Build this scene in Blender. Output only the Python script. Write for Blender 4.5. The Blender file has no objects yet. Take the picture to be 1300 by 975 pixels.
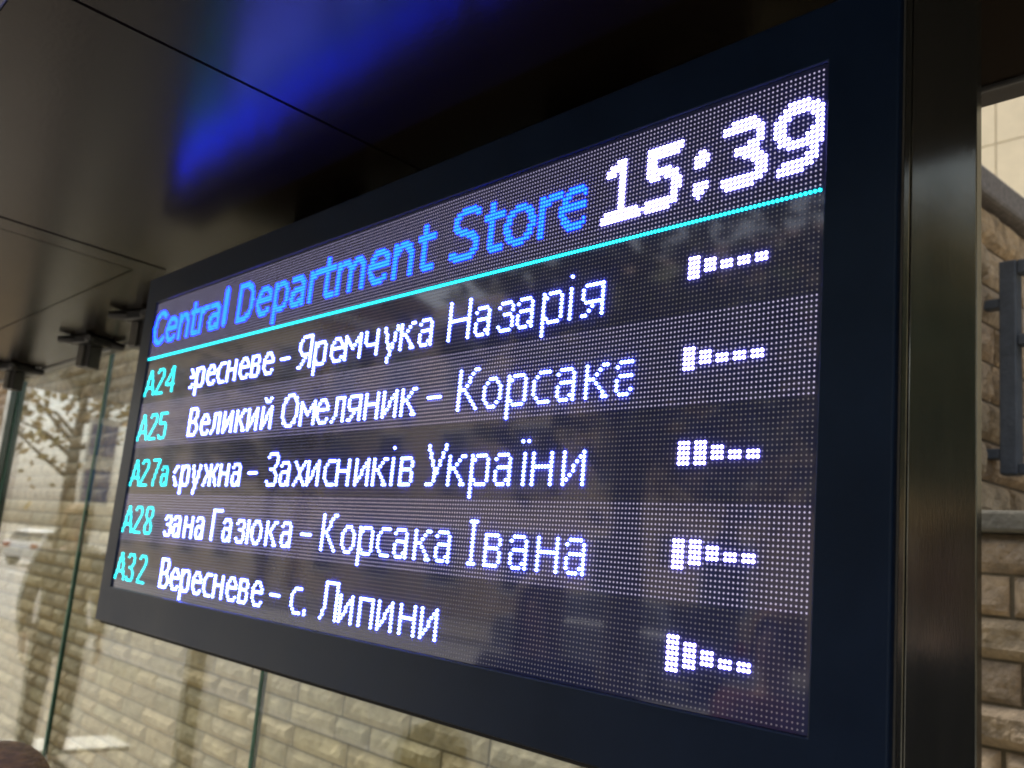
import bpy, bmesh, math, random
from mathutils import Vector, Matrix, noise

random.seed(7)
SC = bpy.context.scene
COL = SC.collection
PI = math.pi
Z0 = 2.135                      # height of the display's top LED row above the pavement


def zl(z):
    return z + Z0


# ------------------------------------------------------------------ camera, sky, sun, exposure
cam_d = bpy.data.cameras.new("camera")
cam = bpy.data.objects.new("camera", cam_d)
COL.objects.link(cam)
RX = Vector((0.66611, 0.74049, 0.08928))
RF = Vector((-0.741686, 0.644992, 0.184084))
RU = Vector((0.078729, -0.188836, 0.978848))
CAM = Vector((2.0503, -0.7460, zl(-0.4847)))
M = Matrix.Identity(4)
for i in range(3):
    M[i][0], M[i][1], M[i][2], M[i][3] = RX[i], RU[i], -RF[i], CAM[i]
cam.matrix_world = M
cam_d.sensor_width = 36.0
cam_d.lens = 33.84
cam_d.clip_start = 0.05
cam_d.clip_end = 1000
cam_d.dof.use_dof = True
cam_d.dof.focus_distance = 0.98
cam_d.dof.aperture_fstop = 8.0
SC.camera = cam

W = bpy.data.worlds.new("World")
SC.world = W
W.use_nodes = True
nt = W.node_tree
nt.nodes.clear()
out = nt.nodes.new("ShaderNodeOutputWorld")
bg = nt.nodes.new("ShaderNodeBackground")
sky = nt.nodes.new("ShaderNodeTexSky")
hs = nt.nodes.new("ShaderNodeHueSaturation")
sky.sky_type = 'NISHITA'
sky.sun_disc = False
SUN_EL, SUN_AZ = math.radians(54), math.radians(278)
sky.sun_elevation = SUN_EL
sky.sun_rotation = SUN_AZ
sky.dust_density = 4.0
sky.air_density = 1.2
hs.inputs['Saturation'].default_value = 0.5
bg.inputs['Strength'].default_value = 0.15
nt.links.new(sky.outputs[0], hs.inputs['Color'])
nt.links.new(hs.outputs[0], bg.inputs['Color'])
nt.links.new(bg.outputs[0], out.inputs[0])
sun_d = bpy.data.lights.new("sun", 'SUN')
sun_d.energy = 3.0
sun_d.angle = math.radians(25)
sun_d.color = (1.0, 0.93, 0.82)
sun = bpy.data.objects.new("sun", sun_d)
COL.objects.link(sun)
to_sun = Vector((math.sin(SUN_AZ) * math.cos(SUN_EL), math.cos(SUN_AZ) * math.cos(SUN_EL), math.sin(SUN_EL)))
sun.rotation_euler = to_sun.to_track_quat('Z', 'Y').to_euler()
sun.location = (0, -10, 20)
SC.view_settings.view_transform = 'Standard'
SC.view_settings.look = 'None'
SC.view_settings.exposure = 1.25
SC.view_settings.gamma = 1.0
SC.view_settings.use_curve_mapping = False
try:
    SC.cycles.filter_width = 1.9
    SC.cycles.use_denoising = True
    SC.cycles.max_bounces = 10
    SC.cycles.transparent_max_bounces = 24
    SC.cycles.caustics_reflective = False
    SC.cycles.caustics_refractive = False
    SC.cycles.sample_clamp_indirect = 6.0
except Exception:
    pass


# ------------------------------------------------------------------ materials
def mat(name, col, rough=0.6, metal=0.0, var=0.0, scale=8.0, bump=0.0, bscale=60.0, spec=None, stretch=None,
        attr=None, col2=None, rvar=0.0):
    m = bpy.data.materials.new(name)
    m.use_nodes = True
    t = m.node_tree
    b = t.nodes['Principled BSDF']
    b.inputs['Base Color'].default_value = (*col, 1)
    b.inputs['Roughness'].default_value = rough
    b.inputs['Metallic'].default_value = metal
    if spec is not None:
        b.inputs['Specular IOR Level'].default_value = spec
    tc = t.nodes.new('ShaderNodeTexCoord')
    mp = t.nodes.new('ShaderNodeMapping')
    t.links.new(tc.outputs['Object'], mp.inputs[0])
    if stretch:
        mp.inputs['Scale'].default_value = stretch
    last = None
    if var > 0 or col2:
        n = t.nodes.new('ShaderNodeTexNoise')
        n.inputs['Scale'].default_value = scale
        n.inputs['Detail'].default_value = 6
        n.inputs['Roughness'].default_value = 0.65
        t.links.new(mp.outputs[0], n.inputs['Vector'])
        r = t.nodes.new('ShaderNodeValToRGB')
        r.color_ramp.elements[0].position = 0.3
        r.color_ramp.elements[1].position = 0.7
        a = tuple(max(0, c * (1 - var)) for c in col)
        bb = tuple(min(1, c * (1 + var)) for c in (col2 or col))
        r.color_ramp.elements[0].color = (*a, 1)
        r.color_ramp.elements[1].color = (*bb, 1)
        t.links.new(n.outputs['Fac'], r.inputs[0])
        last = r.outputs[0]
        if rvar:
            mr = t.nodes.new('ShaderNodeMapRange')
            mr.inputs[3].default_value = max(0.02, rough - rvar)
            mr.inputs[4].default_value = rough + rvar
            t.links.new(n.outputs['Fac'], mr.inputs[0])
            t.links.new(mr.outputs[0], b.inputs['Roughness'])
    if attr:
        at = t.nodes.new('ShaderNodeAttribute')
        at.attribute_name = attr
        if last is None:
            last = at.outputs['Color']
        else:
            mx = t.nodes.new('ShaderNodeMix')
            mx.data_type = 'RGBA'
            mx.blend_type = 'MULTIPLY'
            mx.inputs[0].default_value = 1.0
            t.links.new(last, mx.inputs[6])
            t.links.new(at.outputs['Color'], mx.inputs[7])
            last = mx.outputs[2]
    if last is not None:
        t.links.new(last, b.inputs['Base Color'])
    if bump > 0:
        n2 = t.nodes.new('ShaderNodeTexNoise')
        n2.inputs['Scale'].default_value = bscale
        n2.inputs['Detail'].default_value = 5
        t.links.new(mp.outputs[0], n2.inputs['Vector'])
        bp = t.nodes.new('ShaderNodeBump')
        bp.inputs['Strength'].default_value = bump
        bp.inputs['Distance'].default_value = 0.01
        t.links.new(n2.outputs['Fac'], bp.inputs['Height'])
        t.links.new(bp.outputs[0], b.inputs['Normal'])
    return m


def emit(name, col, strength, sampling='AUTO', attr=None):
    m = bpy.data.materials.new(name)
    m.use_nodes = True
    t = m.node_tree
    b = t.nodes['Principled BSDF']
    b.inputs['Base Color'].default_value = (0.24, 0.24, 0.30, 1)
    b.inputs['Roughness'].default_value = 0.4
    b.inputs['Emission Color'].default_value = (*col, 1)
    b.inputs['Emission Strength'].default_value = strength
    if attr:
        at = t.nodes.new('ShaderNodeAttribute')
        at.attribute_name = attr
        t.links.new(at.outputs['Color'], b.inputs['Emission Color'])
    m.cycles.emission_sampling = sampling
    return m


def glass_mat(name, tint=(0.90, 0.95, 0.92)):
    m = bpy.data.materials.new(name)
    m.use_nodes = True
    t = m.node_tree
    t.nodes.clear()
    o = t.nodes.new('ShaderNodeOutputMaterial')
    mx = t.nodes.new('ShaderNodeMixShader')
    tr = t.nodes.new('ShaderNodeBsdfTransparent')
    gl = t.nodes.new('ShaderNodeBsdfGlossy')
    fr = t.nodes.new('ShaderNodeFresnel')
    fr.inputs[0].default_value = 1.52
    tr.inputs[0].default_value = (*tint, 1)
    gl.inputs['Roughness'].default_value = 0.012
    ge = t.nodes.new('ShaderNodeNewGeometry')
    io = t.nodes.new('ShaderNodeMapRange')
    io.inputs[3].default_value = 1.52
    io.inputs[4].default_value = 1 / 1.52
    t.links.new(ge.outputs['Backfacing'], io.inputs[0])
    t.links.new(io.outputs[0], fr.inputs[0])
    t.links.new(fr.outputs[0], mx.inputs[0])
    t.links.new(tr.outputs[0], mx.inputs[1])
    t.links.new(gl.outputs[0], mx.inputs[2])
    t.links.new(mx.outputs[0], o.inputs[0])
    return m


MT = {}
MT['bezel'] = mat('black powder coated metal', (0.004, 0.009, 0.024), 0.36, 0.0, 0.25, 6.0, 0.03, 400, spec=0.19, rvar=0.12)
MT['bezel'].node_tree.nodes['Principled BSDF'].inputs['Specular Tint'].default_value = (0.60, 0.78, 1.0, 1)
MT['mask'] = mat('glossy black LED mask', (0.023, 0.028, 0.085), 0.05, 0.0, 0.15, 40.0, spec=0.8)
MT['ceiling'] = mat('bronze satin soffit paint', (0.006, 0.004, 0.003), 0.23, 0.0, 0.12, 1.5, 0.02, 120, rvar=0.05, spec=0.09)
MT['ceiling'].node_tree.nodes['Principled BSDF'].inputs['Specular Tint'].default_value = (1.0, 0.82, 0.66, 1)
MT['void'] = mat('black void', (0.004, 0.004, 0.004), 0.9)
MT['post'] = mat('satin bronze anodised metal', (0.110, 0.112, 0.098), 0.10, 0.9, 0.15, 5.0, 0.02, 150,
                 stretch=(8, 8, 0.4), rvar=0.05)
MT['steel'] = mat('dark clamp steel', (0.02, 0.02, 0.021), 0.35, 0.3, 0.2, 30)
MT['clampgrey'] = mat('grey clamp sleeve', (0.10, 0.098, 0.092), 0.35, 0.5, 0.2, 30)
MT['alu'] = mat('grey roof edge profile', (0.10, 0.10, 0.10), 0.35, 0.5, 0.1, 12)
MT['glass'] = glass_mat('clear shelter glass')
MT['edge'] = mat('green glass edge', (0.006, 0.055, 0.030), 0.25, 0.0, 0.2, 6)
MT['edge_light'] = mat('pale green polished glass arris', (0.10, 0.28, 0.19), 0.3, 0.0, 0.2, 6)
MT['stone'] = mat('rock faced sandstone', (0.50, 0.385, 0.24), 0.9, 0.0, 0.22, 14, 0.9, 45, attr='tone')
MT['stone_brown'] = mat('stained and darkened brown sandstone', (0.32, 0.235, 0.15), 0.9, 0.0, 0.5, 17, 1.0, 70, attr='tone')
MT['mortar_dark'] = mat('dark recessed mortar', (0.07, 0.055, 0.04), 0.95, 0.0, 0.3, 20, 0.5, 80)
MT['mortar'] = mat('dark mortar', (0.12, 0.095, 0.06), 0.95, 0.0, 0.3, 20, 0.5, 80)
MT['ledge'] = mat('weathered concrete ledge', (0.105, 0.095, 0.072), 0.85, 0.0, 0.3, 18, 0.4, 70)
MT['coping'] = mat('grey granite coping', (0.13, 0.115, 0.105), 0.85, 0.0, 0.35, 60, 0.3, 90)
MT['limestone'] = mat('pale limestone cladding', (0.74, 0.63, 0.43), 0.8, 0.0, 0.10, 2.5, 0.1, 60)
MT['joint'] = mat('grey slab joint', (0.33, 0.28, 0.20), 0.9)
MT['bluegrey'] = mat('worn blue grey paint', (0.055, 0.064, 0.078), 0.6, 0.0, 0.25, 25, 0.25, 90)
MT['white_board'] = mat('white enamel board', (0.72, 0.72, 0.70), 0.5, 0.0, 0.05, 4)
MT['asphalt'] = mat('pale worn roadway', (0.27, 0.26, 0.245), 0.85, 0.0, 0.25, 20, 0.4, 120)
MT['paving'] = mat('concrete paving', (0.25, 0.225, 0.18), 0.85, 0.0, 0.18, 5, 0.3, 60)
MT['ground'] = mat('earth and paving', (0.24, 0.22, 0.18), 0.9, 0.0, 0.2, 1.0)
MT['kerb'] = mat('white painted kerbstone', (0.72, 0.70, 0.64), 0.8, 0.0, 0.12, 12, 0.3, 60)
MT['kerb_grey'] = mat('grey granite kerb', (0.36, 0.35, 0.33), 0.8, 0.0, 0.2, 20)
MT['paint'] = mat('white road paint', (0.75, 0.75, 0.72), 0.7, 0.0, 0.1, 8)
MT['render'] = mat('cream rendered facade', (0.72, 0.60, 0.40), 0.85, 0.0, 0.08, 1.2)
MT['render2'] = mat('sand rendered facade', (0.62, 0.49, 0.31), 0.85, 0.0, 0.1, 1.0)
MT['trim'] = mat('off white facade trim', (0.72, 0.69, 0.62), 0.8, 0.0, 0.06, 2)
MT['window'] = mat('dark window glass', (0.035, 0.045, 0.055), 0.06, 0.0, spec=0.7)
MT['roof'] = mat('brown roof tile', (0.16, 0.09, 0.06), 0.8, 0.0, 0.2, 4)
MT['bark'] = mat('grey brown bark', (0.10, 0.08, 0.06), 0.9, 0.0, 0.3, 14, 0.6, 40)
MT['leaf'] = mat('autumn green leaves', (0.085, 0.095, 0.022), 0.7, 0.0, 0.4, 1.5, attr='tone')
MT['leaf_y'] = mat('yellow autumn leaves', (0.30, 0.21, 0.045), 0.7, 0.0, 0.35, 1.5, attr='tone')
MT['leaf_t'] = mat('blue green leaves', (0.035, 0.085, 0.075), 0.7, 0.0, 0.3, 1.5, attr='tone')
MT['leaf_d'] = mat('dark evergreen leaves', (0.050, 0.058, 0.030), 0.7, 0.0, 0.4, 1.5, attr='tone')
MT['car'] = mat('white car paint', (0.74, 0.74, 0.74), 0.18, 0.0, spec=0.6)
MT['carblue'] = mat('grey car paint', (0.16, 0.17, 0.19), 0.18, 0.3, spec=0.6)
MT['carglass'] = mat('dark car glass', (0.02, 0.022, 0.026), 0.05, spec=0.7)
MT['tyre'] = mat('tyre rubber', (0.018, 0.018, 0.018), 0.8)
MT['rim'] = mat('alloy rim', (0.45, 0.45, 0.46), 0.3, 0.8)
MT['headlight'] = mat('clear headlight', (0.65, 0.68, 0.7), 0.1)
MT['taillight'] = mat('red taillight', (0.4, 0.02, 0.02), 0.2)
MT['signblue'] = mat('blue sign board', (0.045, 0.11, 0.36), 0.4, 0.0, 0.1, 3)
MT['skin'] = mat('skin', (0.52, 0.33, 0.24), 0.55, 0.0, 0.08, 20)
MT['hair_brown'] = mat('brown hair', (0.20, 0.105, 0.03), 0.7, 0.0, 0.5, 30, 0.8, 40, stretch=(1, 1, 6))
MT['hair_fair'] = mat('ash blonde hair', (0.24, 0.165, 0.09), 0.5, 0.0, 0.45, 30, 0.8, 40, stretch=(1, 1, 6))
MT['coat_black'] = mat('black coat cloth', (0.016, 0.016, 0.020), 0.85, 0.0, 0.3, 20)
MT['coat_red'] = mat('dark red coat cloth', (0.13, 0.025, 0.022), 0.85, 0.0, 0.3, 20)
MT['coat_navy'] = mat('navy jacket cloth', (0.02, 0.028, 0.06), 0.85, 0.0, 0.3, 20)
MT['jeans'] = mat('dark jeans', (0.03, 0.04, 0.07), 0.9, 0.0, 0.3, 30)
MT['wood'] = mat('brown bench slats', (0.16, 0.09, 0.045), 0.6, 0.0, 0.3, 10, stretch=(0.5, 6, 6))
MT['eye'] = mat('dark eye', (0.03, 0.02, 0.015), 0.2)
MT['lip'] = mat('lip', (0.36, 0.15, 0.12), 0.5)

MT['led_unlit_glow'] = emit('unlit LED lens with added glow', (0.62, 0.60, 0.78), 0.03, 'NONE')  # slight glow added, standing for ambient light on the unlit lenses
MT['led_dim'] = emit('dim LED lens', (0.60, 0.54, 0.92), 0.33, 'NONE')
MT['led_white'] = emit('white LED', (0.085, 0.125, 1.0), 34.0)
MT['led_clock'] = emit('white clock LED', (0.30, 0.26, 1.0), 11.0)
MT['led_blue'] = emit('blue LED', (0.0, 0.0165, 1.0), 16.0)
MT['led_cyan'] = emit('cyan LED', (0.0, 0.80, 0.92), 2.6)


# ------------------------------------------------------------------ helpers
class MB:
    def __init__(self):
        self.v, self.f, self.c = [], [], []

    def face(self, idx):
        self.f.append(tuple(idx))

    def add(self, vs, fs, tone=None):
        o = len(self.v)
        self.v.extend([tuple(p) for p in vs])
        for f in fs:
            self.f.append(tuple(i + o for i in f))
        if tone is not None:
            self.c.extend([tone] * len(vs))

    def box(self, x0, x1, y0, y1, z0, z1):
        vs = [(x, y, z) for x in (x0, x1) for y in (y0, y1) for z in (z0, z1)]
        fs = [(0, 1, 3, 2), (4, 6, 7, 5), (0, 4, 5, 1), (2, 3, 7, 6), (0, 2, 6, 4), (1, 5, 7, 3)]
        self.add(vs, fs)

    def prism(self, poly, z0, z1):
        n = len(poly)
        vs = [(x, y, z0) for x, y in poly] + [(x, y, z1) for x, y in poly]
        fs = [tuple(range(n - 1, -1, -1)), tuple(range(n, 2 * n))]
        fs += [(i, (i + 1) % n, n + (i + 1) % n, n + i) for i in range(n)]
        self.add(vs, fs)

    def tube(self, pts, rads, n=10, caps=True, sx=1.0):
        pts = [Vector(p) for p in pts]
        rings = []
        ref = Vector((0, 0, 1))
        for i, p in enumerate(pts):
            a = pts[max(0, i - 1)]
            b = pts[min(len(pts) - 1, i + 1)]
            d = (b - a).normalized()
            r0 = ref if abs(d.dot(ref)) < 0.95 else Vector((1, 0, 0))
            u = d.cross(r0).normalized()
            w = d.cross(u).normalized()
            r = rads[i] if isinstance(rads, (list, tuple)) else rads
            rings.append([p + (u * math.cos(2 * PI * k / n) * sx + w * math.sin(2 * PI * k / n)) * r for k in range(n)])
        vs = [q for r in rings for q in r]
        fs = []
        for i in range(len(rings) - 1):
            for k in range(n):
                fs.append((i * n + k, i * n + (k + 1) % n, (i + 1) * n + (k + 1) % n, (i + 1) * n + k))
        if caps:
            fs.append(tuple(range(n - 1, -1, -1)))
            fs.append(tuple((len(rings) - 1) * n + k for k in range(n)))
        self.add(vs, fs)

    def build(self, name, m, parent=None, smooth=False, bevel=0.0, loc=None, segs=2):
        me = bpy.data.meshes.new(name)
        me.from_pydata(self.v, [], self.f)
        me.validate()
        bm = bmesh.new()
        bm.from_mesh(me)
        bmesh.ops.recalc_face_normals(bm, faces=bm.faces)
        bm.to_mesh(me)
        bm.free()
        if self.c and len(self.c) == len(me.vertices):
            at = me.color_attributes.new('tone', 'FLOAT_COLOR', 'POINT')
            for i, c in enumerate(self.c):
                at.data[i].color = (c[0], c[1], c[2], 1) if isinstance(c, (tuple, list)) else (c, c, c, 1)
        me.materials.append(m)
        if smooth:
            for p in me.polygons:
                p.use_smooth = True
        o = bpy.data.objects.new(name, me)
        COL.objects.link(o)
        if parent:
            o.parent = parent
        if loc:
            o.location = loc
        if bevel:
            b = o.modifiers.new('bevel', 'BEVEL')
            b.width = bevel
            b.segments = segs
            b.limit_method = 'ANGLE'
            b.angle_limit = math.radians(40)
        return o


def tag(o, label=None, cat=None, group=None, kind=None):
    if label:
        o['label'] = label
    if cat:
        o['category'] = cat
    if group:
        o['group'] = group
    if kind:
        o['kind'] = kind
    return o


def empty(name, loc=(0, 0, 0), rz=0.0):
    o = bpy.data.objects.new(name, None)
    COL.objects.link(o)
    o.location = loc
    o.rotation_euler = (0, 0, rz)
    o.empty_display_size = 0.2
    return o


def copy_tree(o, parent=None):
    c = o.copy()
    COL.objects.link(c)
    if parent:
        c.parent = parent
    for ch in list(o.children):
        copy_tree(ch, c)
    return c


def one(fn):
    b = MB()
    fn(b)
    return b


# ------------------------------------------------------------------ ground, road
g = MB()
g.box(-400, 400, -400, 400, -0.6, -0.12)
tag(g.build('ground', MT['ground']), kind='structure')
g = MB()
g.box(-120, 60, -3.3, 30, -0.12, 0.0)
tag(g.build('pavement', MT['paving']), kind='structure')
g = MB()
g.box(-120, 60, -13.0, -3.45, -0.119, -0.115)
tag(g.build('road', MT['asphalt']), kind='structure')
g = MB()
g.box(-120, 60, -3.45, -3.3, -0.12, 0.012)
tag(g.build('kerb', MT['kerb_grey']), kind='structure')
g = MB()
for x in range(-110, 50, 5):
    g.box(x, x + 2.4, -8.3, -8.17, -0.115, -0.110)
tag(g.build('road_marking', MT['paint']), kind='structure')
g = MB()
g.box(-120, 60, -17.5, -13.0, -0.12, 0.004)
tag(g.build('far_pavement', MT['paving']), kind='structure')


# ------------------------------------------------------------------ rock faced stone walls
def stone_wall(mb, mortar, origin, udir, ndir, length, z0, z1, course, blen, rough, cell, seed, u_from=0.0):
    """courses of rough blocks on the plane through origin; udir along the wall, ndir outwards."""
    rnd = random.Random(seed)
    u0, n0 = Vector(udir), Vector(ndir)
    nrow = max(1, round((z1 - z0) / course))
    ch = (z1 - z0) / nrow
    for r in range(nrow):
        x = u_from - rnd.random() * blen
        while x < length:
            bl = blen * rnd.uniform(0.65, 1.35)
            a, b = max(u_from, x) + 0.006, min(length, x + bl) - 0.006
            x += bl
            if b - a < 0.03:
                continue
            za, zb = z0 + r * ch + 0.0035, z0 + (r + 1) * ch - 0.0035
            nu = max(3, int((b - a) / cell))
            nz = max(3, int((zb - za) / cell))
            t = rnd.uniform(0.84, 1.10)
            warm = rnd.uniform(0.96, 1.04)
            tone = (t * warm, t, t / warm * rnd.uniform(0.92, 1.02))
            bulge = rnd.uniform(0.5, 1.2) * rough
            off = rnd.uniform(-0.2, 0.5) * rough
            tilt = rnd.uniform(-0.5, 0.5) * rough
            vs = []
            for j in range(nz + 1):
                for i in range(nu + 1):
                    fu, fz = i / nu, j / nz
                    uu, zz = a + (b - a) * fu, za + (zb - za) * fz
                    e = min(fu, 1 - fu) * (b - a)
                    e2 = min(fz, 1 - fz) * (zb - za)
                    dome = min(1.0, min(e, e2) / 0.022) ** 0.7
                    p = origin + u0 * uu + Vector((0, 0, zz))
                    nn = noise.fractal(p * 11.0 + Vector((seed, 0, 0)), 0.7, 2.2, 4)
                    n3 = noise.noise(p * 30.0)
                    d = dome * (bulge + off + tilt * (fz - 0.5) + rough * 0.75 * nn + rough * 0.22 * n3)
                    vs.append(p + n0 * max(-0.004, d))
            fs = []
            k = nu + 1
            for j in range(nz):
                for i in range(nu):
                    fs.append((j * k + i, j * k + i + 1, (j + 1) * k + i + 1, (j + 1) * k + i))
            # sides back into the mortar bed
            border = [i for i in range(k)] + [j * k + nu for j in range(1, nz + 1)] + \
                     [nz * k + i for i in range(nu - 1, -1, -1)] + [j * k for j in range(nz - 1, 0, -1)]
            base = len(vs)
            for q in border:
                vs.append(vs[q] - n0 * 0.03)
            m = len(border)
            for q in range(m):
                fs.append((border[q], border[(q + 1) % m], base + (q + 1) % m, base + q))
            mb.add(vs, fs, tone)


YW, XS = 1.6, 0.95
wall = empty('stone_wall', (-4, YW, 0))
tag(wall, 'long rough sandstone block wall seen through the shelter glass', 'stone wall')
b = MB()
stone_wall(b, None, Vector((-14, YW, zl(-0.31) + 0.001)), (1, 0, 0), (0, -1, 0), 12.1, 0.0, 1.57, 0.098, 0.36, 0.015, 0.030, 4)
o = b.build('stone_blocks', MT['stone_brown'], wall)  # upper wall colour darkened so the mirrored street outshines it in the glass
o.location = (4, -YW, 0)
b = MB()
stone_wall(b, None, Vector((-14, YW, 0)), (1, 0, 0), (0, -1, 0), 14.6, 0.0, zl(-0.31), 0.098, 0.36, 0.015, 0.030, 3)
o = b.build('stone_blocks', MT['stone'], wall)
o.location = (4, -YW, 0)
b = MB()
stone_wall(b, None, Vector((-14, YW, 0)), (1, 0, 0), (0, -1, 0), 18.5, 0.0, zl(-0.31), 0.098, 0.36, 0.020, 0.010, 5, 14.6)
o = b.build('stone_blocks', MT['stone_brown'], wall)
o.location = (4, -YW, 0)
b = MB()
b.box(-14, 4.5, YW + 0.004, YW + 0.5, 0, zl(-0.312))
b.box(-14, -1.9, YW + 0.004, YW + 0.5, zl(-0.3115), zl(1.26))
o = b.build('mortar_bed', MT['mortar'], wall)
o.location = (4, -YW, 0)
b = MB()
b.box(-1.897, 4.5, YW - 0.045, YW + 0.5, zl(-0.311), zl(-0.262))
o = b.build('ledge', MT['ledge'], wall, bevel=0.008)
o.location = (4, -YW, 0)

side = empty('stair_parapet', (XS - 0.2, 4, zl(-0.262)))
tag(side, 'sandstone stair parapet with sloping look and granite coping beside the dark post', 'parapet')
side['label'] = 'sandstone parapet with dark granite coping rising above the wall ledge'
b = MB()
stone_wall(b, None, Vector((XS, YW + 0.02, zl(-0.258))), (0, 1, 0), (1, 0, 0), 5.0, 0.0, 0.885, 0.107, 0.30, 0.020, 0.014, 9)
o = b.build('stone_blocks', MT['stone_brown'], side)
o.location = -side.location
b = MB()
b.box(XS - 0.4, XS - 0.004, YW + 0.02, YW + 5.0, zl(-0.260), zl(0.629))
o = b.build('mortar_bed', MT['mortar_dark'], side)
o.location = -side.location
b = MB()
b.box(XS - 0.45, XS + 0.05, YW - 0.02, YW + 5.1, zl(0.63), zl(0.71))
o = b.build('coping', MT['coping'], side, bevel=0.012)
o.location = -side.location

# steel frame standing off the parapet, with a white board in it
fr = empty('steel_notice_frame', (1.1, 1.93, zl(-0.14)))
tag(fr, 'worn blue grey steel frame bracketed to the stone parapet around a white board', 'metal frame')
FL = -Vector(fr.location)


def fpart(name, m, *boxes, bevel=0.004):
    bb = MB()
    for q in boxes:
        bb.box(*q)
    oo = bb.build(name, m, fr, bevel=bevel)
    oo.location = FL
    return oo


fpart('frame_post', MT['bluegrey'], (1.000, 1.045, 1.90, 1.945, zl(-0.135), zl(0.455)))
fpart('frame_rail', MT['bluegrey'], (1.046, 2.2, 1.903, 1.943, zl(0.415), zl(0.454)))
fpart('frame_rail', MT['bluegrey'], (1.046, 2.2, 1.903, 1.943, zl(0.215), zl(0.245)))
fpart('frame_rail', MT['bluegrey'], (1.046, 2.2, 1.903, 1.943, zl(-0.134), zl(-0.105)))
fpart('wall_bracket', MT['bluegrey'], (XS + 0.0, 0.999, 1.905, 1.94, zl(0.325), zl(0.352)))
fpart('wall_bracket', MT['bluegrey'], (XS + 0.0, 0.999, 1.905, 1.94, zl(-0.092), zl(-0.064)))
fpart('board', MT['white_board'], (1.048, 2.2, 1.947, 1.958, zl(-0.10), zl(0.41)), bevel=0.002)

# pale stone-clad building behind
bld = empty('limestone_building', (-10, 9, 0))
tag(bld, 'pale limestone clad building standing behind the stone parapet', 'building')
BL = -Vector(bld.location)
b = MB()
xx = -1.84
sw, sh = 1.12, 0.72
cols = [xx + sw * k for k in range(-5, 12)]
for k in range(len(cols) - 1):
    for r in range(0, 17):
        zb = zl(4.27) - sh * 9 + sh * r
        if zb > 0.0:
            b.box(cols[k] + 0.006, cols[k + 1] - 0.006, 9.0, 9.03, zb + 0.006, zb + sh - 0.006)
o = b.build('cladding', MT['limestone'], bld)
o.location = BL
b = MB()
b.box(cols[0], cols[-1], 9.02, 19, 0, zl(4.27) + sh * 8)
o = b.build('wall', MT['joint'], bld)
o.location = BL
b = MB()
b.box(cols[0] - 0.3, cols[-1] + 0.3, 8.7, 19, zl(4.27) + sh * 8, zl(4.27) + sh * 8 + 0.35)
o = b.build('cornice', MT['trim'], bld)
o.location = BL
# white kerbstone between shelter and wall
b = MB()
b.box(-0.22, 0.22, -0.42, 0.42, 0, 0.03)
tag(b.build('kerbstone', MT['kerb'], bevel=0.010, loc=(-5.82, -1.12, 0)),
    'white painted kerbstone on the pavement mirrored low in the left glass', 'kerbstone')

# ------------------------------------------------------------------ bus shelter
sh_ = empty('bus_shelter', (0, -0.2, 0))
tag(sh_, 'dark bronze bus shelter with a glossy soffit and a frameless glass back wall', 'bus shelter')
SL = -Vector(sh_.location)


def spart(bm_, name, m, parent=None, **kw):
    oo = bm_.build(name, m, parent or sh_, **kw)
    if parent is None:
        oo.location = SL
    return oo


ZC, YF, YB, XL, XR = zl(0.14), -0.53, 0.372, -2.9, 2.9


def s1x(y):
    return 0.865 - 0.114 * (y + 0.473)


def s2x(y):
    return -0.153 - 0.154 * (y + 0.302)


def s3x(y):
    return -0.245 - 0.151 * (y + 0.279)


YS = 0.082
t_ = 0.02


def slab(poly):
    bb = MB()
    bb.prism(poly, ZC, ZC + t_)
    return spart(bb, 'soffit_panel', MT['ceiling'])


G1, G2, G3 = 0.0035, 0.0065, 0.0022
slab([(s1x(YF) + G1, YF), (XR, YF), (XR, YB), (s1x(YB) + G1, YB)])
slab([(s2x(YF) + G2, YF), (s1x(YF) - G1, YF), (s1x(YB) - G1, YB), (s2x(YB) + G2, YB), (s2x(YS) + G2, YS)])
# panel left of the wide groove, with an access hatch cut into it
slab([(s3x(YF) + G3, YF), (s2x(YF) - G2, YF), (s2x(YS) - G2, YS), (s3x(YS) + G3, YS), (s3x(0.033) + G3, 0.033)])
slab([(XL, YS), (s2x(YS) + G2, YS), (s2x(YB) + G2, YB), (XL, YB)])
slab([(XL, 0.033 + G3), (s3x(0.033) + G3, 0.033 + G3), (s3x(YS) + G3, YS), (XL, YS)])
bb = MB()
bb.prism([(XL, YF), (s3x(YF) - G3, YF), (s3x(0.033) - G3, 0.033 - G3), (XL, 0.033 - G3)], ZC, ZC + t_)
spart(bb, 'access_hatch', MT['ceiling'])
bb = MB()
bb.box(XL, XR, YF, 0.46, ZC + t_ + 0.012, ZC + 0.20)
spart(bb, 'roof', MT['void'])
bb = MB()
bb.box(XL - 0.02, XR + 0.02, YF - 0.02, YF - 0.001, ZC - 0.002, ZC + 0.205)
spart(bb, 'roof_fascia', MT['alu'], bevel=0.004)
bb = MB()
bb.box(XL, XR, 0.375, 0.415, ZC - 0.006, ZC + 0.03)
spart(bb, 'rear_rail', MT['alu'], bevel=0.003)

GLY = 0.42
panes = [(-2.675, -1.534), (-1.528, -0.099), (-0.093, 1.34)]
for (a, b_) in panes:
    bb = MB()
    bb.box(a + 0.004, b_ - 0.004, GLY, GLY + 0.012, 0.12, ZC + 0.03)
    pn = spart(bb, 'glass_pane', MT['glass'])
    for e0, e1 in ((a, a + 0.002), (b_ - 0.002, b_)):
        bb = MB()
        bb.box(e0, e1, GLY, GLY + 0.012, 0.12, ZC + 0.03)
        bb.build('pane_edge', MT['edge'], pn)
        bb = MB()
        bb.box(e0, e1, GLY - 0.0022, GLY - 0.0005, 0.12, ZC + 0.03)
        bb.build('pane_arris', MT['edge_light'], pn)

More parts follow.
